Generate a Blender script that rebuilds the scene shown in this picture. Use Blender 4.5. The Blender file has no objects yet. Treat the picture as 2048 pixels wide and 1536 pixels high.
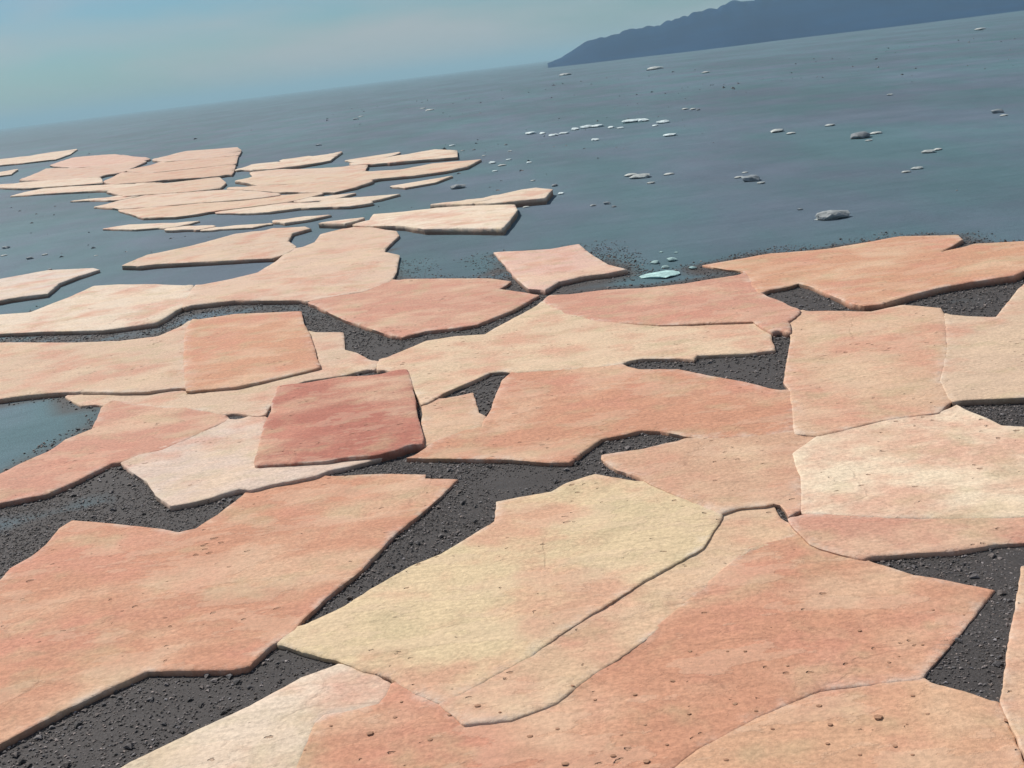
import bpy, bmesh, math, random
import numpy as np
from mathutils import Vector, Matrix, noise
from mathutils.geometry import delaunay_2d_cdt
random.seed(7)
rng = np.random.default_rng(7)
SC = bpy.context.scene
COL = SC.collection
R = math.radians

# ------------------------------------------------------------------ camera
CAM_H, FPX, PITCH, ROLL = 1.5, 2472.0, R(14.4), R(7.1)
FWD = Vector((0, math.cos(PITCH), -math.sin(PITCH)))
UP0 = Vector((0, math.sin(PITCH), math.cos(PITCH)))
RT0 = Vector((1, 0, 0))
RT = math.cos(ROLL) * RT0 - math.sin(ROLL) * UP0
UP = math.cos(ROLL) * UP0 + math.sin(ROLL) * RT0
cam = bpy.data.objects.new('camera', bpy.data.cameras.new('camera'))
COL.objects.link(cam)
cam.data.sensor_fit = 'HORIZONTAL'
cam.data.sensor_width = 36.0
cam.data.lens = 36.0 * FPX / 2048.0
cam.data.clip_start = 0.05
cam.data.clip_end = 40000
M = Matrix((RT, UP, -FWD)).transposed().to_4x4()
M.translation = Vector((0, 0, CAM_H))
cam.matrix_world = M
SC.camera = cam
SC.render.resolution_x, SC.render.resolution_y = 1024, 768

# ------------------------------------------------------------------ sky, sun, exposure
SUN_EL, SUN_AZ = R(46), R(-38)          # azimuth measured from +Y towards +X
world = bpy.data.worlds.new('World')
SC.world = world
world.use_nodes = True
nt = world.node_tree
nt.nodes.clear()
wout = nt.nodes.new('ShaderNodeOutputWorld')
bg = nt.nodes.new('ShaderNodeBackground')
sky = nt.nodes.new('ShaderNodeTexSky')
sky.sky_type = 'NISHITA'
sky.sun_disc = False
sky.sun_elevation = SUN_EL
sky.sun_rotation = SUN_AZ
sky.altitude = 0
sky.air_density = 1.0
sky.dust_density = 0.6
sky.ozone_density = 1.4
bg.inputs['Strength'].default_value = 0.056
# soft high veil of pale cloud, the same all round the sky
tc = nt.nodes.new('ShaderNodeTexCoord')
mp = nt.nodes.new('ShaderNodeMapping')
mp.inputs['Scale'].default_value = (3.0, 3.0, 14.0)
mp.inputs['Location'].default_value = (3.3, 1.2, 0.1)
cn = nt.nodes.new('ShaderNodeTexNoise')
cn.inputs['Scale'].default_value = 1.3
cn.inputs['Detail'].default_value = 4
cr = nt.nodes.new('ShaderNodeValToRGB')
cr.color_ramp.elements[0].position = 0.36
cr.color_ramp.elements[0].color = (0, 0, 0, 1)
cr.color_ramp.elements[1].position = 0.62
cr.color_ramp.elements[1].color = (0.7, 0.7, 0.7, 1)
cm = nt.nodes.new('ShaderNodeMixRGB')
cm.inputs['Color2'].default_value = (7.4, 7.2, 7.4, 1)
tint = nt.nodes.new('ShaderNodeMixRGB')
tint.blend_type = 'MULTIPLY'
tint.inputs['Fac'].default_value = 1.0
tint.inputs['Color2'].default_value = (0.50, 0.78, 1.0, 1)
L = nt.links.new
L(tc.outputs['Generated'], mp.inputs['Vector'])
L(mp.outputs['Vector'], cn.inputs['Vector'])
L(cn.outputs['Fac'], cr.inputs['Fac'])
L(sky.outputs['Color'], tint.inputs['Color1'])
L(tint.outputs['Color'], cm.inputs['Color1'])
L(cr.outputs['Color'], cm.inputs['Fac'])
L(cm.outputs['Color'], bg.inputs['Color'])
L(bg.outputs['Background'], wout.inputs['Surface'])

sun = bpy.data.objects.new('sun', bpy.data.lights.new('sun', 'SUN'))
COL.objects.link(sun)
sun.data.energy = 4.2
sun.data.angle = R(0.5)
sun.data.color = (1.0, 0.95, 0.88)
to_sun = Vector((math.sin(SUN_AZ) * math.cos(SUN_EL), math.cos(SUN_AZ) * math.cos(SUN_EL), math.sin(SUN_EL)))
sun.rotation_euler = to_sun.to_track_quat('Z', 'Y').to_euler()
sun.location = (0, 0, 30)

vs = SC.view_settings
vs.view_transform = 'Standard'
vs.look = 'None'
vs.exposure = 0.26
vs.gamma = 1.0
vs.use_curve_mapping = False

# ------------------------------------------------------------------ helpers
def ray(px, py):
    return FWD + RT * ((px - 1024) / FPX) + UP * (-(py - 768) / FPX)

def hit(px, py, h=0.0, a=0.0, b=0.0, xc=0.0, yc=0.0):
    """point where the pixel's ray meets the plane z = h + a*(x-xc) + b*(y-yc)"""
    d = ray(px, py)
    t = (h - a * xc - b * yc - CAM_H) / (d.z - a * d.x - b * d.y)
    return Vector((d.x * t, d.y * t, CAM_H + d.z * t))

def tag(o, label=None, cat=None, group=None, kind=None):
    if label: o['label'] = label
    if cat: o['category'] = cat
    if group: o['group'] = group
    if kind: o['kind'] = kind
    return o

def new_mat(name):
    m = bpy.data.materials.new(name)
    m.use_nodes = True
    n = m.node_tree
    n.nodes.clear()
    out = n.nodes.new('ShaderNodeOutputMaterial')
    b = n.nodes.new('ShaderNodeBsdfPrincipled')
    n.links.new(b.outputs[0], out.inputs['Surface'])
    return m, n, b

def nnoise(n, vec, scale, detail=3, rough=0.55):
    t = n.nodes.new('ShaderNodeTexNoise')
    t.inputs['Scale'].default_value = scale
    t.inputs['Detail'].default_value = detail
    t.inputs['Roughness'].default_value = rough
    n.links.new(vec, t.inputs['Vector'])
    return t.outputs['Fac']

def nramp(n, fac, p0, p1, v0=0.0, v1=1.0):
    r = n.nodes.new('ShaderNodeMapRange')
    r.interpolation_type = 'SMOOTHSTEP'
    r.inputs['From Min'].default_value = p0
    r.inputs['From Max'].default_value = p1
    r.inputs['To Min'].default_value = v0
    r.inputs['To Max'].default_value = v1
    n.links.new(fac, r.inputs['Value'])
    return r.outputs['Result']

def nmix(n, fac, a, b, mode='MIX'):
    m = n.nodes.new('ShaderNodeMixRGB')
    m.blend_type = mode
    for s, v in (('Fac', fac), ('Color1', a), ('Color2', b)):
        if hasattr(v, 'links'): n.links.new(v, m.inputs[s])
        elif isinstance(v, (int, float)) and s != 'Fac': m.inputs[s].default_value = (v, v, v, 1)
        else: m.inputs[s].default_value = v
    return m.outputs['Color']

def nmath(n, op, a, b):
    m = n.nodes.new('ShaderNodeMath')
    m.operation = op
    for i, v in enumerate((a, b)):
        if hasattr(v, 'links'): n.links.new(v, m.inputs[i])
        else: m.inputs[i].default_value = v
    return m.outputs[0]

def nbump(n, h, strength, dist, prev=None):
    b = n.nodes.new('ShaderNodeBump')
    b.inputs['Strength'].default_value = strength
    b.inputs['Distance'].default_value = dist
    n.links.new(h, b.inputs['Height'])
    if prev is not None: n.links.new(prev, b.inputs['Normal'])
    return b.outputs['Normal']

def mapping(n, vec, scale, rot=(0, 0, 0), loc=(0, 0, 0)):
    m = n.nodes.new('ShaderNodeMapping')
    m.inputs['Scale'].default_value = scale
    m.inputs['Rotation'].default_value = rot
    m.inputs['Location'].default_value = loc
    n.links.new(vec, m.inputs['Vector'])
    return m.outputs['Vector']

# ------------------------------------------------------------------ materials
def rock_material():
    m, n, b = new_mat('bedrock')
    geo = n.nodes.new('ShaderNodeNewGeometry')
    pos = geo.outputs['Position']
    oi = n.nodes.new('ShaderNodeObjectInfo')
    base = oi.outputs['Color']
    at = n.nodes.new('ShaderNodeAttribute')
    at.attribute_name = 'rim'
    rim = at.outputs['Fac']
    cream = nramp(n, nnoise(n, mapping(n, pos, (1, 1, 1), loc=(3, 8, 0)), 1.9, 4, 0.6), 0.46, 0.68, 0, 0.5)
    c = nmix(n, cream, base, (0.66, 0.49, 0.33, 1))
    pink = nramp(n, nnoise(n, mapping(n, pos, (1, 1, 1), loc=(-5, 2, 4)), 2.6, 4, 0.6), 0.46, 0.68, 0, 0.6)
    c = nmix(n, pink, c, (0.54, 0.245, 0.170, 1))
    olive = nramp(n, nnoise(n, mapping(n, pos, (1, 1, 1), loc=(9, -4, 1)), 5.5, 3, 0.5), 0.5, 0.72, 0, 0.4)
    c = nmix(n, olive, c, (0.44, 0.37, 0.22, 1))
    # bedding streaks and fine mottling
    st = nnoise(n, mapping(n, pos, (1.2, 9.0, 9.0), rot=(0, 0, R(12))), 5.0, 5, 0.6)
    c = nmix(n, 1.0, c, nmix(n, nramp(n, st, 0.3, 0.7), 0.93, 1.05), 'MULTIPLY')
    fine = nnoise(n, pos, 70, 4, 0.7)
    c = nmix(n, 1.0, c, nmix(n, nramp(n, fine, 0.28, 0.72), 0.78, 1.13), 'MULTIPLY')
    # little dark pits, more of them in some areas
    vo = n.nodes.new('ShaderNodeTexVoronoi')
    vo.inputs['Scale'].default_value = 17
    vo.inputs['Randomness'].default_value = 1.0
    pw = n.nodes.new('ShaderNodeTexNoise')
    pw.inputs['Scale'].default_value = 38.0
    pw.inputs['Detail'].default_value = 3
    n.links.new(pos, pw.inputs['Vector'])
    n.links.new(mapping(n, nmix(n, 0.035, pos, pw.outputs['Color']), (1.0, 1.3, 1.0), rot=(0, 0, R(20))), vo.inputs['Vector'])
    pitsize = nramp(n, nnoise(n, pos, 3.3, 3, 0.7), 0.38, 0.72, 0.0, 0.24)
    pits = nramp(n, nmath(n, 'SUBTRACT', pitsize, vo.outputs['Distance']), 0.0, 0.07)
    pitd = nmath(n, 'MULTIPLY', pits, 0.55)
    c = nmix(n, pitd, c, (0.20, 0.095, 0.05, 1))
    # thin flaked layers: the broken edge of the upper film shows as a small step
    fl = nnoise(n, mapping(n, pos, (1.0, 1.9, 1.0), rot=(0, 0, R(-25)), loc=(4, 1, 0)), 2.4, 8, 0.62)
    f1 = nramp(n, fl, 0.535, 0.55)
    f2 = nramp(n, fl, 0.435, 0.445)
    flake = nmath(n, 'ADD', f1, f2)
    c = nmix(n, nmath(n, 'MULTIPLY', f1, 0.22), c, (0.62, 0.45, 0.32, 1))
    # sparse hairline cracks
    vw = n.nodes.new('ShaderNodeTexNoise')
    vw.inputs['Scale'].default_value = 4.0
    vw.inputs['Detail'].default_value = 4
    n.links.new(pos, vw.inputs['Vector'])
    wp = nmix(n, 0.14, pos, vw.outputs['Color'])
    vc = n.nodes.new('ShaderNodeTexVoronoi')
    vc.feature = 'DISTANCE_TO_EDGE'
    vc.inputs['Scale'].default_value = 1.9
    n.links.new(wp, vc.inputs['Vector'])
    crk = nramp(n, vc.outputs['Distance'], 0.003, 0.010, 1.0, 0.0)
    crk = nmath(n, 'MULTIPLY', crk, nramp(n, nnoise(n, mapping(n, pos, (1, 1, 1), loc=(2, 7, 3)), 1.7, 3, 0.6), 0.50, 0.60))
    c = nmix(n, nmath(n, 'MULTIPLY', crk, 0.12), c, (0.20, 0.10, 0.06, 1))
    # pale weathered rim
    rimf = nmath(n, 'MULTIPLY', rim, nramp(n, nnoise(n, pos, 7, 5, 0.75), 0.45, 0.68, 0.0, 0.6))
    c = nmix(n, rimf, c, (0.66, 0.58, 0.49, 1))
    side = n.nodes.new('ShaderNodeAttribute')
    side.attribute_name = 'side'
    c = nmix(n, nmath(n, 'MULTIPLY', side.outputs['Fac'], 0.8), c, (0.17, 0.09, 0.062, 1))  # dust-stained side faces, with their shade also put into the dark brown
    n.links.new(c, b.inputs['Base Color'])
    b.inputs['Roughness'].default_value = 0.88
    b.inputs['Specular IOR Level'].default_value = 0.25
    nb = nbump(n, nnoise(n, pos, 9, 5, 0.6), 0.28, 0.02)
    nb = nbump(n, nnoise(n, pos, 55, 4, 0.7), 0.5, 0.005, nb)
    inv = nmath(n, 'SUBTRACT', 1.0, pits)
    nb = nbump(n, inv, 0.9, 0.008, nb)
    nb = nbump(n, st, 0.2, 0.005, nb)
    nb = nbump(n, flake, 0.35, 0.004, nb)
    nb = nbump(n, nmath(n, 'SUBTRACT', 1.0, crk), 0.3, 0.004, nb)
    n.links.new(nb, b.inputs['Normal'])
    return m

def sand_material():
    m, n, b = new_mat('dark_sand')
    geo = n.nodes.new('ShaderNodeNewGeometry')
    pos = geo.outputs['Position']
    a = nramp(n, nnoise(n, pos, 0.9, 5, 0.6), 0.3, 0.7)
    c = nmix(n, a, (0.066, 0.120, 0.150, 1), (0.083, 0.139, 0.172, 1))
    hue = nramp(n, nnoise(n, mapping(n, pos, (0.5, 0.22, 1)), 1.0, 4, 0.6), 0.36, 0.64)
    c = nmix(n, 1.0, c, nmix(n, hue, (0.86, 1.04, 0.98, 1), (1.16, 0.97, 1.05, 1)), 'MULTIPLY')
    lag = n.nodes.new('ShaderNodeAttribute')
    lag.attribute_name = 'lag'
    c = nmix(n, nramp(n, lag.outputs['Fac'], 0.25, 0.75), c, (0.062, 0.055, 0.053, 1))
    big = nramp(n, nnoise(n, mapping(n, pos, (0.16, 0.05, 1)), 1.0, 5, 0.65), 0.35, 0.68)
    c = nmix(n, 1.0, c, nmix(n, big, 0.82, 1.14), 'MULTIPLY')
    g = nnoise(n, pos, 160, 2, 0.8)
    c = nmix(n, 1.0, c, nmix(n, nramp(n, g, 0.3, 0.7), 0.6, 1.3), 'MULTIPLY')
    n.links.new(c, b.inputs['Base Color'])
    b.inputs['Roughness'].default_value = 0.85
    b.inputs['Specular IOR Level'].default_value = 0.3
    nb = nbump(n, nnoise(n, pos, 6, 4, 0.6), 0.5, 0.02)
    nb = nbump(n, g, 0.6, 0.004, nb)
    nb = nbump(n, nnoise(n, mapping(n, pos, (0.5, 2.6, 1), rot=(0, 0, R(14))), 1.0, 4, 0.6), 0.5, 0.05, nb)
    n.links.new(nb, b.inputs['Normal'])
    return m

def stone_material(name, c1, c2, scale):
    m, n, b = new_mat(name)
    geo = n.nodes.new('ShaderNodeNewGeometry')
    pos = geo.outputs['Position']
    oi = n.nodes.new('ShaderNodeObjectInfo')
    f = nramp(n, nnoise(n, pos, scale, 4, 0.65), 0.3, 0.7)
    c = nmix(n, f, c1, c2)
    at = n.nodes.new('ShaderNodeAttribute')
    at.attribute_name = 'tone'
    c = nmix(n, 1.0, c, at.outputs['Color'], 'MULTIPLY')
    n.links.new(c, b.inputs['Base Color'])
    b.inputs['Roughness'].default_value = 0.8
    n.links.new(nbump(n, nnoise(n, pos, scale * 2, 3, 0.6), 0.5, 0.3 / scale), b.inputs['Normal'])
    return m

ROCK = rock_material()
SAND = sand_material()
GRAVEL = stone_material('gravel', (0.056, 0.047, 0.044, 1), (0.12, 0.105, 0.10, 1), 60)
STONE = stone_material('loose_stone', (0.17, 0.19, 0.195, 1), (0.34, 0.37, 0.37, 1), 14)
CHIP = stone_material('brown_chip', (0.27, 0.13, 0.07, 1), (0.40, 0.22, 0.13, 1), 90)

def hill_material():
    m, n, b = new_mat('hill_rock')
    geo = n.nodes.new('ShaderNodeNewGeometry')
    pos = geo.outputs['Position']
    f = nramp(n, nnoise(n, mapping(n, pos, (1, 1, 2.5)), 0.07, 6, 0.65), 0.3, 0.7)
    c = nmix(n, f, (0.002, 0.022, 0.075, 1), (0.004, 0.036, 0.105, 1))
    n.links.new(c, b.inputs['Base Color'])
    b.inputs['Roughness'].default_value = 0.95
    b.inputs['Specular IOR Level'].default_value = 0.1
    return m
HILLM = hill_material()

# ------------------------------------------------------------------ terrain: dark sand plain and hill
def build_plain():
    rings = [0.6]
    while rings[-1] < 8200:
        r = rings[-1]
        rings.append(r * (1.022 if r < 20 else 1.06))
    NA = 300
    vs_, fs = [(0, 0, 0)], []
    for r in rings:
        for k in range(NA):
            a = 2 * math.pi * k / NA
            x, y = r * math.sin(a), r * math.cos(a)
            z = 0.004 * noise.noise((x * 0.9, y * 0.9, 3)) + 0.002 * noise.noise((x * 4, y * 4, 1))
            far = min(1, max(0, (r - 18) / 60))
            z += far * (0.06 * noise.noise((x * 0.05, y * 0.03, 9)) + 0.03 * noise.noise((x * 0.2, y * 0.1, 5)))
            vs_.append((x, y, z))
    for k in range(NA):
        fs.append((0, 1 + (k + 1) % NA, 1 + k))
    for i in range(len(rings) - 1):
        for k in range(NA):
            a = 1 + i * NA + k; b = 1 + i * NA + (k + 1) % NA
            fs.append((a, b, b + NA, a + NA))
    me = bpy.data.meshes.new('sand_plain')
    me.from_pydata(vs_, [], fs)
    me.polygons.foreach_set('use_smooth', [True] * len(me.polygons))
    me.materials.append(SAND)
    o = bpy.data.objects.new('sand_plain', me)
    COL.objects.link(o)
    tag(o, 'flat plain of dark blue grey sand reaching to the horizon', kind='structure')
build_plain()

def build_hill():
    crest = [(1095, 126), (1118, 118), (1150, 99), (1190, 78), (1250, 64), (1320, 50), (1380, 29), (1440, 12),
             (1520, 0), (1650, -20), (1850, -45), (2050, -62), (2300, -95), (2600, -125), (2900, -152), (3300, -178), (3700, -198)]
    D = 270.0
    xs = np.linspace(1095, 3700, 800)
    cy = np.interp(xs, [c[0] for c in crest], [c[1] for c in crest])
    rows = [(-0.26, 0.0), (-0.2, 0.07), (-0.15, 0.2), (-0.11, 0.40), (-0.07, 0.63), (-0.035, 0.85), (-0.01, 0.975),
            (0.01, 1.0), (0.05, 0.94), (0.11, 0.72), (0.2, 0.4), (0.32, 0.12), (0.45, 0.0)]
    verts, faces = [], []
    for px, py in zip(xs, cy):
        d = ray(px, py)
        hl = math.hypot(d.x, d.y)
        ux, uy = d.x / hl, d.y / hl
        top = max(0.0, CAM_H + D * d.z / hl)
        for j, (f, g) in enumerate(rows):
            w = min(1.0, top / 9.0) * 0.55 + 0.45
            r = D * (1 + f * w)
            x, y = ux * r, uy * r
            z = top * g
            if 0 < j < len(rows) - 1:
                z += min(top, 6) * 0.14 * noise.noise((x * 0.05, y * 0.05, 2)) * (0.4 if g > 0.9 else 1.0)
                z += min(top, 6) * (0.24 if g > 0.9 else 0.03) * noise.noise((x * 0.35, y * 0.35, 4))
            else:
                z = -0.6
            verts.append((x, y, z))
    nr = len(rows)
    for i in range(len(xs) - 1):
        for j in range(nr - 1):
            a = i * nr + j
            faces.append((a, a + nr, a + nr + 1, a + 1))
    me = bpy.data.meshes.new('hill')
    me.from_pydata(verts, [], faces)
    me.polygons.foreach_set('use_smooth', [True] * len(me.polygons))
    me.materials.append(HILLM)
    o = bpy.data.objects.new('hill', me)
    COL.objects.link(o)
    tag(o, 'long dark blue hill rising beyond the sand plain', kind='structure')
build_hill()

# ------------------------------------------------------------------ bedrock slabs
SALMON, CREAM, PALE = (0.51, 0.255, 0.160), (0.61, 0.475, 0.295), (0.66, 0.54, 0.42)
PINK, RED, TAN, ORANGE = (0.51, 0.262, 0.185), (0.40, 0.150, 0.105), (0.57, 0.375, 0.250), (0.53, 0.275, 0.168)
ROSE = (0.61, 0.40, 0.32)
FOOT = []          # ground outlines of all slabs, for keeping the gravel clear of them

def vnoise(x, y, s, k):
    return Vector((noise.noise((x * s, y * s, k)), noise.noise((x * s, y * s, k + 31.7))))

def dense(px, step=4.0):
    out = []
    for i in range(len(px)):
        (x0, y0), (x1, y1) = px[i], px[(i + 1) % len(px)]
        k = max(1, int(math.hypot(x1 - x0, y1 - y0) / step))
        out += [(x0 + (x1 - x0) * q / k, y0 + (y1 - y0) * q / k) for q in range(k)]
    return np.array(out)

def lap_over(i, outlines, far):
    """where slab i meets a neighbour without a gap, let it reach a little over or under it"""
    A = outlines[i]
    B = np.concatenate([o for j, o in enumerate(outlines) if j != i])
    lo, hi = A.min(0) - 12, A.max(0) + 12
    B = B[((B > lo) & (B < hi)).all(1)]
    if not len(B): B = np.array([[1e6, 1e6]])
    d = np.concatenate([np.sqrt(((A[k:k + 200, None] - B[None]) ** 2).sum(2)).min(1) for k in range(0, len(A), 200)])
    w = np.clip((10.0 - d) / 4.0, 0, 1)
    w = sum(np.roll(w, k) for k in range(-2, 3)) / 5
    area = (A[:, 0] * np.roll(A[:, 1], -1) - np.roll(A[:, 0], -1) * A[:, 1]).sum()
    t = np.roll(A, -2, 0) - np.roll(A, 2, 0)
    t /= np.linalg.norm(t, axis=1)[:, None] + 1e-9
    nrm = np.stack([t[:, 1], -t[:, 0]], 1) * (1 if area > 0 else -1)
    return A + nrm * (w * (1.5 if far else 5.0))[:, None]

def make_slab(px, h, colour, label, rimw=None, name='rock_slab', group=None, bumpy=1.0):
    flat = [hit(x, y, h) for x, y in px]
    dc = sum(p.length for p in flat) / len(px)
    h *= min(1.0, max(0.36, 0.36 + 0.04 * (dc - 3.2))) if dc < 14 else 0.36
    flat = [hit(x, y, h) for x, y in px]
    xc, yc = sum(p.x for p in flat) / len(px), sum(p.y for p in flat) / len(px)
    ex, ey = max(abs(p.x - xc) for p in flat), max(abs(p.y - yc) for p in flat)
    # every slab lies a little tilted: one side sinks towards the sand, the other lifts
    ta = random.uniform(-0.30, 0.30) * h / ex
    tb = random.uniform(-0.45, 0.15) * h / ey
    lim = 0.08 / dc
    ta, tb = max(-lim, min(lim, ta)), max(-lim, min(lim, tb))
    P = [hit(x, y, h, ta, tb, xc, yc) for x, y in px]
    dist = sum(p.length for p in P) / len(P)
    if sum(P[i].x * P[(i + 1) % len(P)].y - P[(i + 1) % len(P)].x * P[i].y for i in range(len(P))) < 0:
        P.reverse()
    seg = 1e9
    jag = 0.0018 + 0.00045 * dist
    out = []
    for i in range(len(P)):
        a, b = P[i], P[(i + 1) % len(P)]
        L_ = (Vector((b.x, b.y)) - Vector((a.x, a.y))).length
        k = max(1, int(L_ / seg))
        for q in range(k):
            p = a.lerp(b, q / k)
            v = vnoise(p.x, p.y, 0.9 / (0.03 * dist + 0.05), 3.1) * jag * 0.45 + vnoise(p.x, p.y, 3.6 / (0.03 * dist + 0.05), 8.4) * jag * 0.75 + vnoise(p.x, p.y, 9.0 / (0.03 * dist + 0.05), 15.4) * jag * 0.4
            out.append((p.x + v.x, p.y + v.y))
    O = np.array(out)
    # slightly shrink, so that neighbours part along a crack
    nxt, prv = np.roll(O, -1, 0), np.roll(O, 1, 0)
    tg = nxt - prv
    tg /= np.linalg.norm(tg, axis=1)[:, None] + 1e-9
    inn = np.stack([-tg[:, 1], tg[:, 0]], 1)
    bev = 0.0025 + 0.0005 * min(dist, 15)
    fq = 1.0 if dist < 10 else 6.0 / dist
    am = 1.0 if dist < 10 else dist / 7.0
    cx, cy = O.mean(0)
    A, B = O, np.roll(O, -1, 0)
    def edist(Q):
        res = np.empty(len(Q))
        ab = B - A
        l2 = (ab ** 2).sum(1) + 1e-12
        for s in range(0, len(Q), 400):
            q = Q[s:s + 400]
            aq = q[:, None, :] - A[None]
            t = np.clip((aq * ab[None]).sum(2) / l2[None], 0, 1)
            dd = aq - t[..., None] * ab[None]
            res[s:s + 400] = np.sqrt((dd ** 2).sum(2)).min(1)
        return res
    def inside(Q):
        c = np.zeros(len(Q), bool)
        for (x1, y1), (x2, y2) in zip(A, B):
            if y1 == y2: continue
            m_ = ((Q[:, 1] < y1) != (Q[:, 1] < y2))
            c ^= m_ & (Q[:, 0] < (x2 - x1) * (Q[:, 1] - y1) / (y2 - y1) + x1)
        return c
    sp = max(0.028, 0.0075 * dist)
    lo, hi = O.min(0), O.max(0)
    area = (hi - lo).prod()
    if area / (sp * sp * 2) > 5200: sp = math.sqrt(area / 2 / 5200)
    gx, gy = np.meshgrid(np.arange(lo[0], hi[0], sp), np.arange(lo[1], hi[1], sp * 1.0 if dist < 9 else sp * 2.5))
    Q = np.stack([gx.ravel(), gy.ravel()], 1)
    Q += rng.uniform(-0.3, 0.3, Q.shape) * sp
    Q = Q[inside(Q)]
    Q = Q[edist(Q) > bev * 2.2] if len(Q) else Q
    rings = []
    for f in (0.35, 1.0, 1.9):
        r_ = O + inn * bev * f
        ok = inside(r_)
        r_ = r_[ok]
        if len(r_):
            r_ = r_[edist(r_) > bev * f * 0.8]
            rings.append(r_)
    pts = np.concatenate([O] + rings + ([Q] if len(Q) else []))
    v2 = [Vector((float(x - cx), float(y - cy))) for x, y in pts]
    rv, re_, rf, ov, oe, of = delaunay_2d_cdt(v2, [], [list(range(len(O)))], 1, 1e-5)
    W = np.array([(v.x + cx, v.y + cy) for v in rv])
    D = edist(W)
    base = [h + ta * (x - xc) + tb * (y - yc) for x, y in W]
    seedk = cx * 3.7 + cy * 1.3
    bm = bmesh.new()
    rimL = bm.verts.layers.float.new('rim')
    sideL = bm.verts.layers.float.new('side')
    rw = rimw if rimw else 0.015 + 0.005 * dist
    BV = []
    for (x, y), d_, z0 in zip(W, D, base):
        t = min(1.0, d_ / (bev * 1.9))
        z = z0 - bev * 0.75 * (1 - t) ** 2
        s = bumpy * min(1.0, d_ / (bev * 4))
        z += s * am * (0.005 * noise.noise((x * 2.2 * fq, y * 2.2 * fq, seedk)) + 0.004 * noise.noise((x * 7 * fq, y * 7 * fq, seedk)) + 0.002 * noise.noise((x * 19 * fq, y * 19 * fq, seedk)))
        z += bumpy * 0.003 * noise.noise((x * 1.3, y * 1.3, seedk + 5))
        v = bm.verts.new((x - cx, y - cy, z))
        v[rimL] = max(0.0, 1 - d_ / rw)
        BV.append(v)
    for f in rf:
        if len(set(f)) == 3:
            try: bm.faces.new([BV[i] for i in f])
            except ValueError: pass
    bmesh.ops.recalc_face_normals(bm, faces=bm.faces)
    if sum(f.normal.z for f in bm.faces) < 0:
        bmesh.ops.reverse_faces(bm, faces=bm.faces)
    # broken side faces, in three uneven courses down into the sand
    edges = [e for e in bm.edges if len(e.link_faces) == 1]
    lows = {}
    for e in edges:
        for v in e.verts: lows[v] = v.co.z
    cur = edges
    bottom = -0.05
    tops = None
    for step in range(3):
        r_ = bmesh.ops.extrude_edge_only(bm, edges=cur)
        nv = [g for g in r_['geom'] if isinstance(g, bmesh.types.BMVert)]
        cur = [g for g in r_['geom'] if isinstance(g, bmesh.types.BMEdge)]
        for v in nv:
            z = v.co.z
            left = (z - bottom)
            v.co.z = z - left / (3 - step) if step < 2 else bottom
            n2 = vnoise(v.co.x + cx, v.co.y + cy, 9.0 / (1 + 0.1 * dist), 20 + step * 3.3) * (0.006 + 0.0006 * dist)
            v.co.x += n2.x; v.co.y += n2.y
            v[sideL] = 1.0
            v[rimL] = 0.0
    bmesh.ops.recalc_face_normals(bm, faces=bm.faces)
    me = bpy.data.meshes.new(name)
    bm.to_mesh(me)
    bm.free()
    me.polygons.foreach_set('use_smooth', [True] * len(me.polygons))
    me.set_sharp_from_angle(angle=R(55)) if hasattr(me, 'set_sharp_from_angle') else None
    me.materials.append(ROCK)
    o = bpy.data.objects.new(name, me)
    o.location = (cx, cy, 0)
    o.color = (*colour, 1)
    COL.objects.link(o)
    tag(o, label, "rock slab", kind='thing', group=group or 'flat slabs of pale bedrock lying in dark sand')
    FOOT.append(O)
    return o

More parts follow.
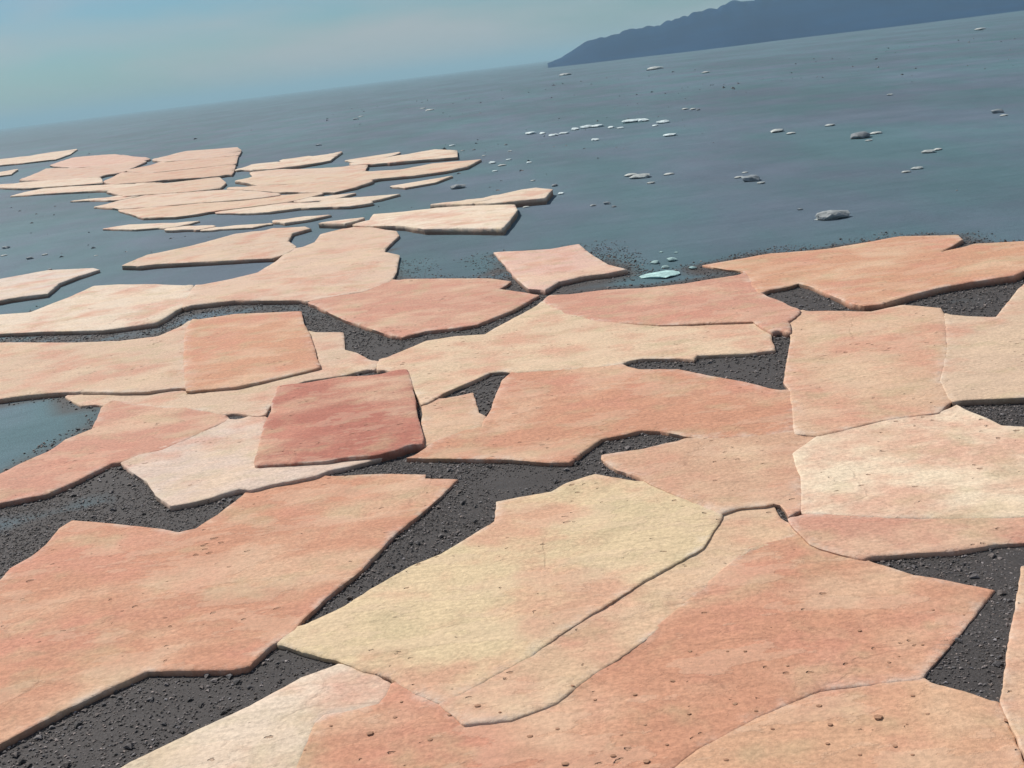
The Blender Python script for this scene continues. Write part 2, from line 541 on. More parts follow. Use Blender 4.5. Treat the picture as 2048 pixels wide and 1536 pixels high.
SLABS = [
 # --- near
 ([(0,1158),(18,1136),(62,1112),(91,1089),(117,1057),(144,1040),(205,1044),(322,1056),(357,1063),(390,1056),(434,1028),(498,979),(544,967),(617,952),(687,950),(764,946),(851,948),(851,956),(916,958),(881,993),(837,1031),(793,1066),(760,1100),(723,1139),(682,1171),(646,1200),(611,1232),(580,1260),(548,1283),(498,1331),(466,1339),(296,1341),(264,1355),(132,1416),(0,1486),(-260,1640),(-330,1300)],
  0.045, SALMON, 'largest salmon slab with a long straight edge on a dark gravel gap', {}),
 ([(588,1258),(688,1210),(743,1175),(822,1131),(881,1107),(910,1090),(989,1042),(992,1003),(1042,993),(1100,983),(1132,965),(1190,947),(1300,966),(1442,1030),(1402,1092),(1290,1155),(1117,1263),(1057,1309),(951,1367),(884,1402),(834,1382),(796,1361),(764,1347),(728,1338),(705,1327),(673,1319),(646,1314),(605,1303),(555,1285)],
  0.040, CREAM, 'smooth elongated cream slab with a pointed corner fitted against speckled salmon rock', {}),
 ([(676,1328),(600,1355),(498,1411),(381,1464),(264,1520),(120,1600),(60,1700),(500,1760),(585,1545),(600,1511),(615,1476),(629,1443),(646,1428),(700,1420),(756,1406),(770,1388),(781,1367),(760,1354),(726,1345),(703,1333)],
  0.034, PALE, 'pale rough slab beside the dark brown gravel strip', {}),
 ([(1404,1097),(1446,1032),(1430,1020),(1482,1012),(1546,1010),(1562,1034),(1600,1066),(1560,1082),(1500,1096),(1440,1146),(1380,1200),(1300,1265),(1249,1303),(1176,1350),(1111,1402),(1020,1436),(930,1444),(884,1408),(951,1372),(1060,1313),(1121,1267),(1294,1159),(1404,1097)],
  0.034, (0.58,0.40,0.26), 'narrow tan ledge running along the lower side of the smooth cream slab', {}),
 ([(1600,1068),(1622,1090),(1690,1110),(1729,1119),(1770,1131),(1829,1149),(1882,1157),(1990,1179),(1946,1234),(1917,1270),(1843,1353),(1750,1362),(1640,1376),(1560,1410),(1490,1445),(1390,1500),(1290,1580),(1200,1780),(540,1780),(590,1548),(605,1512),(620,1478),(634,1446),(650,1432),(702,1424),(760,1410),(776,1390),(785,1369),(796,1366),(834,1388),(884,1410),(930,1446),(1020,1438),(1111,1404),(1176,1352),(1249,1305),(1300,1267),(1380,1202),(1440,1148),(1500,1098),(1560,1084)],
  0.036, SALMON, 'broad pitted salmon slab strewn with small brown chips', {}),
 ([(1846,1356),(1864,1364),(1931,1382),(1997,1404),(2020,1460),(2050,1530),(2150,1750),(1600,1800),(1205,1780),(1295,1582),(1395,1502),(1494,1447),(1562,1413),(1642,1379),(1750,1365)],
  0.042, (0.56,0.33,0.205), 'peach slab with a cream rim below the dark triangular hole', {}),
 ([(1606,1029),(1770,1036),(1900,1039),(2060,1037),(2350,1050),(2360,1076),(2048,1084),(1990,1087),(1958,1094),(1905,1102),(1838,1105),(1729,1113),(1690,1105),(1640,1091),(1620,1082),(1596,1057),(1578,1037)],
  0.044, PINK, 'narrow pink slab between the wide cream slab and a dark wedge of gravel', {}),
 ([(2043,1130),(2038,1160),(2031,1203),(2015,1290),(2002,1398),(2026,1455),(2058,1526),(2170,1740),(2500,1700),(2420,1140)],
  0.042, TAN, 'tan slab walling in the dark triangular hole of sand', {}),
 ([(1606,1022),(1604,950),(1588,908),(1640,872),(1760,842),(1880,826),(1912,808),(1946,823),(1969,832),(2005,849),(2048,852),(2350,872),(2360,1042),(2060,1030),(1900,1033),(1770,1030)],
  0.050, (0.72,0.59,0.43), 'wide cream slab with a square corner above the narrow pink slab', {}),
 ([(1602,622),(1653,621),(1741,623),(1805,609),(1882,615),(1888,640),(1893,700),(1878,762),(1901,801),(1878,820),(1760,836),(1640,866),(1592,862),(1584,780),(1566,764),(1576,705),(1583,665),(1577,642)],
  0.045, TAN, 'tan pink slab with an upright edge on the small grey triangular hole', {}),
 ([(1990,634),(2005,616),(2037,575),(2060,556),(2400,520),(2420,790),(2048,793),(1960,797),(1906,800),(1884,762),(1898,700),(1893,640),(1890,628),(1940,632)],
  0.055, (0.56,0.41,0.29), 'tan slab between two dark gravel wedges at the outcrop end', {}),
 # --- middle
 ([(1089,600),(1097,590),(1138,588),(1211,579),(1284,576),(1366,567),(1439,555),(1490,547),(1506,572),(1521,587),(1565,602),(1598,620),(1573,640),(1579,661),(1545,660),(1506,637),(1469,638),(1400,641),(1316,644),(1200,637),(1130,622)],
  0.042, PINK, 'pink slab with a long straight rim facing the open sand plain', {}),
 ([(760,719),(802,702),(851,681),(910,672),(968,668),(1000,650),(1045,626),(1084,604),(1128,626),(1200,641),(1316,648),(1469,642),(1504,641),(1539,664),(1549,690),(1551,699),(1498,706),(1395,710),(1389,718),(1357,716),(1284,716),(1240,724),(1150,734),(1023,740),(980,744),(955,756),(905,777),(872,792),(842,806),(828,770),(802,739),(756,737)],
  0.038, (0.62,0.46,0.315), 'long cream and tan slab crossing the middle of the outcrop', {}),
 ([(1004,758),(1023,746),(1150,739),(1240,729),(1278,737),(1357,737),(1395,745),(1433,753),(1498,765),(1545,777),(1580,782),(1588,858),(1530,865),(1450,869),(1366,870),(1319,861),(1284,860),(1243,869),(1202,877),(1164,905),(1141,923),(1100,924),(1021,918),(812,915),(824,911),(878,883),(930,864),(965,856),(976,833),(988,797)],
  0.046, SALMON, 'large salmon slab with a cream lower edge above the winding gravel gap', dict(rimw=0.06)),
 ([(844,812),(875,799),(910,792),(946,784),(958,824),(970,833),(962,850),(930,858),(905,868),(870,881),(846,891)],
  0.034, TAN, 'small tan slab wedged beside the brick red slab', {}),
 ([(558,776),(687,755),(812,742),(830,800),(843,884),(749,905),(650,917),(512,926),(532,850)],
  0.070, RED, 'brick red four sided slab, the darkest red of the outcrop', dict(rimw=0.012)),
 ([(243,924),(280,909),(325,898),(380,876),(430,852),(460,840),(520,830),(530,836),(520,880),(507,929),(611,926),(687,921),(749,911),(800,901),(760,916),(700,931),(632,946),(617,949),(544,963),(501,974),(480,977),(419,995),(381,1004),(340,1011),(308,988),(293,962),(258,940)],
  0.044, (0.60,0.47,0.385), 'pale pinkish white slab pointing down into the gravel beside the red slab', {}),
 ([(0,946),(44,924),(97,901),(129,878),(182,857),(203,816),(226,805),(300,814),(380,819),(440,827),(455,836),(425,849),(375,872),(322,894),(278,904),(240,920),(223,926),(211,932),(146,964),(91,988),(0,1005),(-260,1040),(-260,1010)],
  0.046, PINK, 'pink slab between a blue grey sand pool and a gravel hollow', {}),
 ([(130,792),(165,781),(240,784),(330,783),(400,781),(470,776),(530,763),(576,751),(634,736),(640,715),(615,664),(687,664),(690,698),(715,705),(745,722),(756,724),(750,737),(690,747),(611,759),(575,768),(545,795),(530,826),(457,826),(400,815),(300,809),(226,800),(205,808),(160,810),(140,800)],
  0.030, (0.57,0.415,0.30), 'thin tan strip of rock between the orange slab and the red slab', {}),
 ([(374,664),(386,640),(470,627),(602,622),(614,665),(636,730),(527,757),(470,769),(376,776),(371,720)],
  0.062, ORANGE, 'orange four sided slab with rounded corners', {}),
 ([(-300,700),(0,684),(150,684),(240,681),(315,672),(352,656),(381,642),(370,665),(368,720),(374,772),(300,777),(240,779),(160,777),(126,783),(56,789),(0,797),(-300,815)],
  0.048, (0.56,0.40,0.285), 'long tan slab over the blue grey sand pool', {}),
 ([(-300,640),(0,628),(59,624),(97,609),(141,592),(187,571),(240,568),(316,568),(385,571),(374,595),(360,613),(344,626),(314,645),(240,655),(205,659),(91,662),(0,666),(-300,672)],
  0.050, PALE, 'cream slab curving along a narrow brown crack', {}),
 ([(392,571),(463,557),(513,545),(554,521),(580,503),(629,484),(640,468),(685,457),(734,456),(793,462),(799,470),(771,497),(770,503),(799,509),(793,543),(781,557),(725,578),(685,584),(646,590),(614,599),(540,600),(469,600),(366,612),(379,595)],
  0.052, (0.60,0.43,0.32), 'tan pink slab with a notched side facing the green grey sand pool', {}),
 ([(618,605),(646,595),(690,589),(730,581),(785,561),(811,557),(900,556),(983,556),(1022,562),(1000,577),(1045,583),(1078,589),(1027,619),(954,648),(910,655),(851,661),(805,673),(781,670),(687,638)],
  0.048, PINK, 'pink slab shaped like a long boat hull, edged by a curved brown crack', {}),
 ([(987,504),(1050,501),(1100,497),(1158,487),(1182,507),(1217,528),(1253,537),(1217,545),(1170,551),(1117,563),(1090,579),(1058,576),(1045,568),(1037,560),(1008,528)],
  0.056, ROSE, 'pale rose slab with a sharp tip jutting into the open sand', {}),
 ([(1404,530),(1492,515),(1542,506),(1580,504),(1653,497),(1712,488),(1800,472),(1917,469),(1926,478),(1884,502),(1930,492),(1946,487),(2048,482),(2330,462),(2330,505),(2048,541),(2028,550),(1946,562),(1879,574),(1823,588),(1764,606),(1729,610),(1700,606),(1653,585),(1630,574),(1597,565),(1577,572),(1521,582),(1505,565),(1492,540),(1454,538)],
  0.060, (0.53,0.285,0.175), 'longest salmon slab bordering the open sand plain, tapering to a pale tip', {}),
 ([(1203,908),(1287,896),(1322,887),(1369,878),(1450,874),(1530,870),(1592,864),(1634,870),(1592,905),(1601,950),(1600,1018),(1578,1030),(1560,1008),(1548,1003),(1480,1010),(1440,1022),(1300,962),(1286,955),(1234,938),(1201,916)],
  0.044, (0.53,0.325,0.215), 'tan pink slab with a narrow beak at the gravel fork', {}),
 # --- farther rows
 ([(-250,590),(0,557),(60,546),(97,540),(187,535),(200,538),(150,554),(117,566),(95,586),(18,596),(0,600),(-250,625)],
  0.06, (0.62,0.52,0.44), 'whitish slab on the edge of the blue sand inlet', {}),
 ([(243,530),(293,509),(375,493),(410,484),(469,467),(527,461),(545,456),(612,453),(622,456),(585,466),(577,480),(590,491),(575,500),(545,515),(457,520),(316,527),(278,531)],
  0.06, (0.58,0.43,0.32), 'thin cream slab beyond the pebbly gap, ragged on its far side', {}),
 ([(706,449),(738,440),(746,428),(811,423),(875,416),(940,412),(1030,409),(1035,418),(1020,440),(1004,456),(920,456),(849,457),(808,451),(750,450)],
  0.08, (0.72,0.60,0.47), 'bright cream slab with a clean slanted end beyond the green grey pool', {}),
 ([(936,405),(986,391),(1042,379),(1072,375),(1105,378),(1090,395),(1042,400),(990,404)],
  0.09, PALE, 'slim whitish slab just behind the bright cream slab', {}),
 ([(188,413),(240,402),(290,392),(380,385),(450,380),(520,384),(560,388),(500,396),(420,402),(320,410),(240,416)],
  0.12, (0.62,0.48,0.37), 'cream slab with a sharp white point over the blue sand inlet', {}),
 ([(238,420),(320,413),(420,405),(510,399),(560,391),(645,386),(575,402),(500,411),(440,418),(395,427),(350,433),(285,435)],
  0.11, (0.60,0.44,0.32), 'tan slab layered under the cream slab with a sharp white point', {}),
 ([(560,399),(640,394),(712,385),(665,397),(600,402)],
  0.1, PALE, 'small pale sliver at the end of the layered tan slab', {}),
 ([(500,345),(560,340),(640,336),(735,330),(728,341),(640,347),(560,350),(505,351)],
  0.16, (0.60,0.45,0.35), 'flat cream ledge under a white tipped blade of rock', {}),
 ([(470,361),(505,354),(600,352),(700,345),(800,339),(862,327),(962,318),(935,333),(890,342),(830,350),(740,358),(620,364),(520,369)],
  0.15, (0.60,0.46,0.34), 'long cream ledge tapering to a thin tip on the plain', {}),
 ([(455,376),(520,372),(620,367),(745,361),(712,374),(668,383),(560,382)],
  0.13, (0.58,0.42,0.31), 'tan layer wedged under the long cream ledge', {}),
 ([(430,424),(470,416),(560,407),(650,406),(745,403),(700,411),(600,415),(540,423),(480,426)],
  0.10, PALE, 'very thin pale sliver of rock below the long cream ledge', {}),
 ([(205,457),(260,448),(350,445),(400,441),(350,452),(270,458)],
  0.08, PALE, 'narrow whitish sliver alone in the blue sand inlet', {}),
 ([(505,337),(560,325),(640,312),(685,303),(660,320),(600,330),(540,336)],
  0.16, PALE, 'white tipped blade of rock resting above the long cream ledge', {}),
 ([(700,327),(752,321),(840,303),(870,298),(915,300),(915,313),(840,319),(780,325)],
  0.17, PALE, 'pale broken blade of rock beside scattered stones on the plain', {}),
 ([(-120,335),(0,318),(60,312),(100,305),(155,298),(140,308),(110,318),(50,325),(0,330)],
  0.2, PALE, 'farthest white strip of rock on the hazy plain', {}),
 ([(100,330),(150,314),(230,308),(300,317),(240,326),(150,334)],
  0.2, ROSE, 'ragged rose slab behind the farthest white strip', {}),
 ([(40,360),(90,338),(150,337),(240,329),(292,322),(245,343),(198,352),(110,358)],
  0.18, (0.57,0.40,0.31), 'pinkish slab heaped against the ragged rose slab', {}),
 ([(-60,372),(45,366),(110,360),(200,355),(205,364),(120,370),(40,376)],
  0.16, PALE, 'pale layer at the foot of the pinkish heaped slab', {}),
 ([(-160,352),(0,344),(36,338),(22,348),(-40,356),(-150,362)],
  0.18, PALE, 'short white strip of rock cut off beside the far outcrop', {}),
 ([(305,319),(370,302),(475,294),(483,300),(478,308),(400,316),(330,322)],
  0.2, (0.58,0.42,0.33), 'topmost pinkish ledge of the far outcrop', {}),
 ([(255,341),(320,325),(400,319),(476,311),(472,326),(380,335),(300,344)],
  0.18, (0.56,0.38,0.28), 'pink brown middle ledge of the far outcrop', {}),
 ([(208,362),(245,346),(310,347),(390,338),(470,330),(464,348),(400,353),(300,361),(225,367)],
  0.17, (0.55,0.37,0.27), 'lowest pink brown ledge of the far outcrop', {}),
 ([(20,392),(50,384),(100,376),(200,371),(320,368),(200,380),(90,387)],
  0.12, PALE, 'thin white strip of rock fringing the far outcrop', {}),
 ([(215,382),(280,366),(330,367),(440,355),(453,365),(440,375),(380,381),(290,387),(250,391)],
  0.14, (0.58,0.43,0.32), 'low tan slab lodged between the far outcrop ledges', {}),
 ([(860,408),(930,400),(985,396),(945,405)],
  0.09, PALE, 'tiny white sliver beside the slim whitish slab', {}),
 ([(636,446),(700,437),(728,435),(692,446)],
  0.08, PALE, 'tiny cream sliver touching the bright cream slab', {}),
 ([(400,459),(470,450),(545,446),(505,454)],
  0.07, PALE, 'tiny pale sliver behind the thin ragged cream slab', {}),
 ([(470,340),(500,330),(560,324),(520,338)],
  0.1, PALE, 'thin pale sliver lodged among the far outcrop ledges', {}),
 ([(690,320),(740,312),(800,304),(770,315),(720,323)],
  0.1, PALE, 'thin pale sliver lodged among the far outcrop ledges', {}),
 ([(560,321),(620,313),(642,315),(590,324)],
  0.1, PALE, 'thin pale sliver lodged among the far outcrop ledges', {}),
 ([(140,402),(230,393),(292,387),(240,398)],
  0.1, PALE, 'thin pale sliver lodged among the far outcrop ledges', {}),
 ([(640,402),(720,394),(800,387),(760,398),(690,403)],
  0.1, PALE, 'thin pale sliver lodged among the far outcrop ledges', {}),
 ([(780,372),(850,360),(905,351),(870,364),(810,375)],
  0.1, PALE, 'thin pale sliver lodged among the far outcrop ledges', {}),
 ([(545,441),(610,432),(662,429),(620,438),(570,445)],
  0.1, PALE, 'thin pale sliver lodged among the far outcrop ledges', {}),
 ([(330,458),(380,452),(430,451),(390,458)],
  0.1, PALE, 'thin pale sliver lodged among the far outcrop ledges', {}),
]
SLAB_OBJ = []
OUTL = [dense(sl[0], 4.0 if max(p[1] for p in sl[0]) > 470 else 2.5) for sl in SLABS]
for i_, (px, h, colr, lab, kw) in enumerate(SLABS):
    px = [tuple(p) for p in lap_over(i_, OUTL, max(p[1] for p in px) < 470)]
    SLAB_OBJ.append(make_slab(px, h, colr, lab, **kw))

# ------------------------------------------------------------------ loose stones
def stone_mesh(name, seed, flat=0.55, sub=2, tone=(1, 1, 1), mat=None):
    bm = bmesh.new()
    bmesh.ops.create_icosphere(bm, subdivisions=sub, radius=1.0)
    for v in bm.verts:
        n_ = v.co.normalized()
        # flatten a few random facets for a broken look
        v.co = n_ * (1 + 0.35 * noise.noise((n_.x * 1.3 + seed, n_.y * 1.3, n_.z * 1.3)) + 0.16 * noise.noise((n_.x * 3.2, n_.y * 3.2 + seed, n_.z * 3.2)))
    r2 = random.Random(seed)
    for _ in range(6):
        d = Vector((r2.gauss(0, 1), r2.gauss(0, 1), r2.gauss(0, 0.8))).normalized()
        k = r2.uniform(0.62, 0.85)
        for v in bm.verts:
            s = v.co.dot(d)
            if s > k: v.co -= d * (s - k) * 0.9
    for v in bm.verts: v.co.z *= flat * 0.6
    me = bpy.data.meshes.new(name)
    bm.to_mesh(me); bm.free()
    a = me.color_attributes.new('tone', 'FLOAT_COLOR', 'POINT')
    a.data.foreach_set('color', list((*tone, 1)) * len(me.vertices))
    me.polygons.foreach_set('use_smooth', [True] * len(me.polygons))
    if hasattr(me, 'set_sharp_from_angle'): me.set_sharp_from_angle(angle=R(28))
    me.materials.append(mat)
    return me

def on_slab(px, py):
    d = ray(px, py).normalized()
    best = None
    for o in SLAB_OBJ[:12]:
        ok, p, nrm, i_ = o.ray_cast(Vector((0, 0, CAM_H)) - o.location, d)
        if ok and (best is None or p.z + o.location.z > best.z): best = p + o.location
    return best

def put_stone(px, py, wpx, name, label, cat, group, me, zbase=0.0, aspect=1.0, yaw=None, sink=0.25):
    p = hit(px, py, zbase)
    if name == 'rock_chip':
        q = on_slab(px, py)
        if q is None: return None
        p, zbase = q, q.z
    rad = 0.5 * wpx * (0.72 if name == 'stone' else 1.0) / FPX * p.length
    o = bpy.data.objects.new(name, me)
    zmin = min(v.co.z for v in me.vertices)
    o.location = (p.x, p.y, zbase - zmin * rad * (1 - sink))
    o.scale = (rad, rad * aspect, rad)
    o.rotation_euler = (0, 0, random.uniform(-0.5, 0.5) if yaw is None else yaw)
    COL.objects.link(o)
    tag(o, label, cat, group)
    return o

SM = [stone_mesh('stone', s, flat=f, tone=t, mat=STONE) for s, f, t in
      ((1, 0.5, (1, 1, 1)), (2, 0.42, (1.3, 1.3, 1.25)), (3, 0.6, (0.8, 0.85, 0.9)), (4, 0.38, (1.7, 1.65, 1.55)), (5, 0.5, (0.6, 0.62, 0.66)))]
G1 = 'loose stones scattered on the sand plain'
put_stone(1663, 437, 92, 'stone', 'flat dark stone with a bright top lying alone on the sand beyond the longest slab', 'stone', G1, SM[0], yaw=0.1)
put_stone(1722, 276, 66, 'stone', 'low rounded dark grey stone on open sand', 'stone', G1, SM[4])
put_stone(1502, 362, 56, 'stone', 'jagged grey stone with a pale side on open sand', 'stone', G1, SM[2])
put_stone(1282, 356, 64, 'stone', 'low flat grey stone on the sand beyond the rose slab', 'stone', G1, SM[1], yaw=0.2)
for x, y, w, k in [(1262, 352, 34, 3), (1302, 367, 26, 1), (1338, 350, 28, 3), (1478, 356, 24, 3), (1522, 367, 26, 1), (1490, 346, 16, 3), (1752, 268, 30, 3),
                   (1738, 282, 22, 1), (1812, 345, 22, 3), (1876, 300, 24, 3), (1690, 428, 26, 3), (1636, 440, 20, 1), (1582, 268, 24, 3), (2008, 232, 20, 3)]:
    put_stone(x, y, w, 'stone', 'pale flat stone chip beside a larger dark stone on the plain', 'stone', G1, SM[k])
for i, (x, y, w) in enumerate([(1186, 412, 18), (1214, 408, 22), (1228, 414, 16)]):
    put_stone(x, y, w, 'stone', 'small grey stone of a cluster of three near the slim whitish slab', 'stone', G1, SM[(i * 2) % 5])
for x, y, w, k in [(1555, 264, 40, 3), (1835, 338, 34, 1), (1858, 305, 40, 1), (1995, 226, 34, 2), (1960, 60, 26, 3), (1412, 146, 22, 3),
                   (1370, 219, 18, 3), (1386, 219, 18, 3), (1397, 220, 14, 4), (1660, 252, 30, 1), (860, 222, 26, 3), (846, 218, 18, 1),
                   (712, 240, 18, 2), (722, 234, 14, 3), (1130, 152, 40, 1), (1310, 140, 44, 3), (638, 292, 18, 2), (1600, 420, 16, 2), (1780, 190, 18, 1)]:
    put_stone(x, y, w, 'stone', 'tiny weathered stone far out on the open sand plain', 'stone', G1, SM[k])
SMW = [stone_mesh('stone', sd, flat=0.45, tone=(2.2, 2.35, 2.35), mat=STONE) for sd in (31, 32, 33)]
ridge = [(1062, 268, 30), (1085, 268, 22), (1106, 272, 28), (1128, 268, 26), (1150, 260, 28), (1172, 256, 36), (1196, 254, 34), (1222, 256, 22),
         (1240, 257, 20), (1262, 245, 44), (1285, 243, 36), (1325, 246, 36), (1340, 272, 34), (1190, 281, 26), (1310, 252, 18)]
for i, (x, y, w) in enumerate(ridge):
    put_stone(x, y, w, 'stone', 'broken pale stone in the line of rubble crossing the plain', 'stone', 'line of rubble on the sand plain', SMW[i % 3], aspect=1.3)
rub = [(878, 306, 16), (905, 292, 18), (925, 302, 14), (948, 300, 12), (985, 327, 26), (1004, 332, 22), (1018, 320, 16), (1020, 303, 14), (1012, 290, 12),
       (1058, 326, 18), (968, 312, 12), (990, 343, 16), (1066, 362, 16), (1110, 372, 22), (1122, 388, 22), (1052, 415, 18)]
for i, (x, y, w) in enumerate(rub):
    put_stone(x, y, w, 'stone', 'small grey stone littering the sand around the far ledge tips', 'stone', 'stones around the far ledge tips', (SM[3], SMW[0], SM[1], SM[4], SMW[1])[i % 5])
put_stone(915, 377, 46, 'stone', 'thin flat dark stone between the long cream ledge and the bright cream slab', 'stone', G1, SM[0], yaw=0.1)
SMG = [stone_mesh('stone', s, flat=0.6, tone=(1.1, 1.5, 1.45), mat=STONE) for s in (11, 12)]
for x, y, w in [(1310, 527, 30), (1343, 522, 34), (1330, 536, 26), (1385, 538, 26), (1322, 505, 12), (1352, 506, 12)]:
    put_stone(x, y, w, 'stone', 'greenish grey stone piled at the tip of the longest slab', 'stone', 'greenish stones at the slab tip', SMG[x % 2])
put_stone(1326, 552, 118, 'stone', 'flat green grey shard lying along the rim of the pink slab', 'stone', 'greenish stones at the slab tip', stone_mesh('stone', 15, flat=0.16, tone=(1.4, 2.0, 1.9), mat=STONE), aspect=0.9, yaw=0.0)
put_stone(100, 540, 16, 'stone', 'little dark stone at the rim of the whitish slab', 'stone', G1, SM[4])
for x, y, w, k in [(12, 497, 22, 2), (8, 512, 16, 3), (60, 518, 20, 2), (90, 510, 18, 1), (192, 512, 10, 3)]:
    put_stone(x, y, w, 'stone', 'small bluish stone in the blue sand inlet', 'stone', 'stones in the sand inlet', SM[k])

# brown chips lying on the broad pitted slab
CH = [stone_mesh('rock_chip', s, flat=f, sub=1, mat=CHIP) for s, f in ((21, 0.4), (22, 0.55), (23, 0.35))]
chips = [(1345, 1362, 30), (1270, 1390, 22), (1380, 1303, 22), (1455, 1303, 20), (1490, 1303, 16), (1542, 1255, 16), (1575, 1332, 26), (1719, 1262, 20),
         (1470, 1408, 26), (1512, 1422, 22), (1378, 1428, 26), (1243, 1470, 30), (1226, 1512, 32), (1293, 1524, 34), (1060, 1473, 28), (1115, 1458, 34),
         (1334, 1490, 28), (1290, 1450, 22), (1545, 1458, 26), (1660, 1450, 24), (1638, 1412, 36), (1825, 1392, 20), (1756, 1436, 40), (1855, 1428, 24),
         (1814, 1449, 22), (1798, 1313, 18), (1778, 1325, 18), (1866, 1220, 18), (1845, 1290, 18), (1928, 1230, 14), (2015, 1442, 34), (1655, 1488, 26),
         (1720, 1510, 30), (1452, 1520, 30), (1790, 1493, 22), (1825, 1510, 24), (1130, 1528, 44), (803, 1404, 18), (790, 1435, 26), (955, 1412, 28),
         (740, 1468, 34), (860, 1480, 40), (900, 1430, 24), (1000, 1425, 26), (662, 1452, 24), (610, 1500, 22), (1190, 1400, 20), (1145, 1372, 18)]
for i, (x, y, w) in enumerate(chips):
    put_stone(x, y, w * random.uniform(0.28, 0.62), 'rock_chip', 'small brown chip lying on the pitted near slabs', 'rock chip', 'brown chips on the pitted slab', CH[i % 3], zbase=0.0135, sink=0.3)

# ------------------------------------------------------------------ gravel lag in the gaps
def build_gravel():
    def clear(Q):
        free = np.ones(len(Q), bool)
        for O in FOOT:
            lo, hi = O.min(0), O.max(0)
            m_ = free & (Q[:, 0] > lo[0]) & (Q[:, 0] < hi[0]) & (Q[:, 1] > lo[1]) & (Q[:, 1] < hi[1])
            idx = np.nonzero(m_)[0]
            if not len(idx): continue
            q = Q[idx]
            c = np.zeros(len(q), bool)
            for (x1, y1), (x2, y2) in zip(O, np.roll(O, -1, 0)):
                if y1 == y2: continue
                k = (q[:, 1] < y1) != (q[:, 1] < y2)
                c ^= k & (q[:, 0] < (x2 - x1) * (q[:, 1] - y1) / (y2 - y1) + x1)
            free[idx[c]] = False
        return free
    out = []
    for y0, y1, n, r0, r1 in ((1.9, 5.0, 170000, 0.0025, 0.0065), (5.0, 10.5, 150000, 0.0045, 0.010), (1.9, 9.5, 11000, 0.008, 0.017)):
        y = np.sqrt(rng.uniform(y0 ** 2, y1 ** 2, n))
        x = rng.uniform(-0.62, 0.62, n) * (y + 0.8)
        Q = np.stack([x, y], 1)
        Q = Q[clear(Q)]
        # patchy: dense lag close to the rock, thin out in the open
        dens = np.array([noise.noise((a * 1.4, b * 1.4, 4.4)) for a, b in Q])
        near = np.full(len(Q), 9.0)
        for O in FOOT:
            Os = O[::3]
            for s in range(0, len(Q), 3000):
                dd = np.sqrt(((Q[s:s + 3000, None] - Os[None]) ** 2).sum(2)).min(1)
                near[s:s + 3000] = np.minimum(near[s:s + 3000], dd)
        near += np.where((Q[:, 0] < -2.0) & (Q[:, 1] > 5.35) & (Q[:, 1] < 7.0), 0.14, 0.0)
        keep = rng.uniform(0, 1, len(Q)) < np.clip(1.2 - near * 3.4 + dens * 0.9, 0.0, 1) * np.clip((11.0 - Q[:, 1]) / 3.0, 0, 1)
        Q = Q[keep]
        rr = r0 + (r1 - r0) * rng.power(0.4, len(Q))
        out.append((Q, rr))
    base_v = np.array([(1, 0, 0), (-0.5, 0.87, 0.1), (-0.5, -0.87, -0.1), (0.25, 0.3, 0.8), (-0.3, -0.1, 0.75), (0.3, -0.5, 0.6), (0, 0.1, -0.8)])
    base_f = np.array([(0, 1, 3), (1, 4, 3), (1, 2, 4), (2, 5, 4), (2, 0, 5), (0, 3, 5), (3, 4, 5), (1, 0, 6), (2, 1, 6), (0, 2, 6)])
    V, T = [], []
    for Q, rr in out:
        n = len(Q)
        a = rng.uniform(0, 2 * math.pi, n)
        jv = base_v[None] * rng.uniform(0.7, 1.3, (n, 7, 3))
        jv = jv * rr[:, None, None]
        ca, sa = np.cos(a)[:, None], np.sin(a)[:, None]
        x = jv[..., 0] * ca - jv[..., 1] * sa + Q[:, 0:1]
        y = jv[..., 0] * sa + jv[..., 1] * ca + Q[:, 1:2]
        z = jv[..., 2] * 0.5 + rr[:, None] * 0.2 + 0.001
        V.append(np.stack([x, y, z], 2).reshape(-1, 3))
        t = rng.lognormal(0.05, 0.55, n)
        t = np.where(rng.uniform(0, 1, n) < 0.07, t * 2.6, t)
        t = np.minimum(t, 3.2 if rr.mean() < 0.009 else 1.7)
        tint = rng.uniform(-0.08, 0.08, n)
        T.append(np.repeat(np.stack([t * (1 + tint), t, t * (1 - tint), np.ones(n)], 1), 7, axis=0))
    V = np.concatenate(V); T = np.concatenate(T)
    n = len(V) // 7
    F = (base_f[None] + (np.arange(n) * 7)[:, None, None]).reshape(-1, 3)
    me = bpy.data.meshes.new('gravel')
    me.from_pydata(V.tolist(), [], F.tolist())
    a = me.color_attributes.new('tone', 'FLOAT_COLOR', 'POINT')
    a.data.foreach_set('color', T.ravel())
    me.materials.append(GRAVEL)
    o = bpy.data.objects.new('gravel', me)
    COL.objects.link(o)
    tag(o, 'dark coarse gravel filling the gaps between the pale slabs', 'gravel', kind='stuff')
    print('gravel grains', n)
build_gravel()

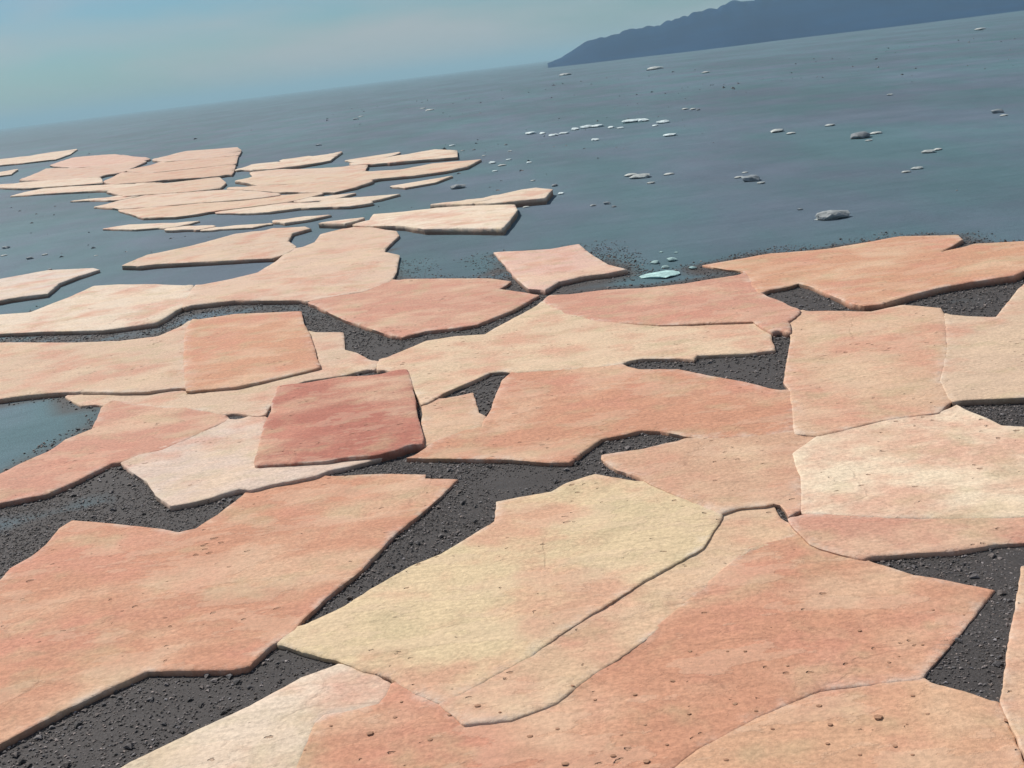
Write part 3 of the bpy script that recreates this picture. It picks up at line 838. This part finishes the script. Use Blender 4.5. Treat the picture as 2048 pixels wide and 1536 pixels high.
def build_grit():
    n = 1500
    y = 9.0 * np.exp(rng.uniform(0, 2.2, n))
    x = rng.uniform(-0.6, 0.6, n) * y
    keep = np.array([noise.noise((a * 0.12, b * 0.06, 2.2)) for a, b in zip(x, y)]) + rng.uniform(-0.3, 0.3, n) > 0.05
    for O in FOOT:
        lo, hi = O.min(0), O.max(0)
        keep &= ~((x > lo[0]) & (x < hi[0]) & (y > lo[1]) & (y < hi[1]))
    x, y = x[keep], y[keep]
    n = len(x)
    r = rng.lognormal(0, 0.5, n) * (0.007 + 0.0005 * y)
    bv = np.array([(1, 0, 0), (-0.4, 0.9, 0), (-0.6, -0.8, 0), (0.2, 0.2, 0.5), (-0.2, -0.2, 0.45), (0, 0, -0.4)])
    bf = np.array([(0, 1, 3), (1, 4, 3), (1, 2, 4), (2, 3, 4), (2, 0, 3), (1, 0, 5), (2, 1, 5), (0, 2, 5)])
    V = bv[None] * rng.uniform(0.6, 1.4, (n, 6, 3)) * r[:, None, None]
    V[..., 0] += x[:, None]; V[..., 1] += y[:, None]
    F = (bf[None] + (np.arange(n) * 6)[:, None, None]).reshape(-1, 3)
    t = rng.choice([1.0, 1.6, 2.6, 4.0], n) * rng.uniform(0.8, 1.2, n)
    T = np.repeat(np.stack([t * 0.95, t, t, np.ones(n)], 1), 6, axis=0)
    me = bpy.data.meshes.new('scattered_grit')
    me.from_pydata(V.reshape(-1, 3).tolist(), [], F.tolist())
    a = me.color_attributes.new('tone', 'FLOAT_COLOR', 'POINT')
    a.data.foreach_set('color', T.ravel())
    me.materials.append(GRAVEL)
    o = bpy.data.objects.new('scattered_grit', me)
    COL.objects.link(o)
    tag(o, 'fine grit sprinkled over the open sand plain', 'grit', kind='stuff')
build_grit()

def mark_lag():
    # brown coarse soil lies close around the rock, blue grey sand in the open
    me = bpy.data.objects['sand_plain'].data
    co = np.empty(len(me.vertices) * 3)
    me.vertices.foreach_get('co', co)
    co = co.reshape(-1, 3)
    near = np.full(len(co), 99.0)
    idx = np.nonzero((np.hypot(co[:, 0], co[:, 1]) < 14) & (co[:, 1] > 0.5))[0]
    q = co[idx, :2]
    nd = np.full(len(q), 99.0)
    for O in FOOT:
        Os = O[::4]
        for k in range(0, len(q), 3000):
            nd[k:k + 3000] = np.minimum(nd[k:k + 3000], np.sqrt(((q[k:k + 3000, None] - Os[None]) ** 2).sum(2)).min(1))
    for j, d, (x, y) in zip(idx, nd, q):
        if x < -2.0 and 5.35 < y < 7.0: d += 0.16        # the open sand pool
        near[j] = d + 0.12 * noise.noise((x * 3, y * 3, 7.7)) + max(0, y - 6.5) * 0.05
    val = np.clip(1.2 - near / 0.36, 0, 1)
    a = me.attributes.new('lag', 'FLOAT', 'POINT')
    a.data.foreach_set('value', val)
mark_lag()

# ------------------------------------------------------------------ air
def build_haze(density=0.0013):
    bm = bmesh.new()
    bmesh.ops.create_cube(bm, size=1.0)
    me = bpy.data.meshes.new('haze')
    bm.to_mesh(me); bm.free()
    m = bpy.data.materials.new('haze')
    m.use_nodes = True
    n = m.node_tree
    n.nodes.clear()
    out = n.nodes.new('ShaderNodeOutputMaterial')
    v = n.nodes.new('ShaderNodeVolumePrincipled')
    v.inputs['Color'].default_value = (0.52, 0.82, 0.95, 1)
    v.inputs['Density'].default_value = density
    n.links.new(v.outputs[0], out.inputs['Volume'])
    me.materials.append(m)
    o = bpy.data.objects.new('haze', me)
    top = 15.0
    o.scale = (17600, 17600, top + 1.8)
    o.location = (0, 0, (top - 1.8) / 2)
    COL.objects.link(o)
    tag(o, 'thin pale blue haze fading the far plain', 'haze', kind='stuff')
build_haze()
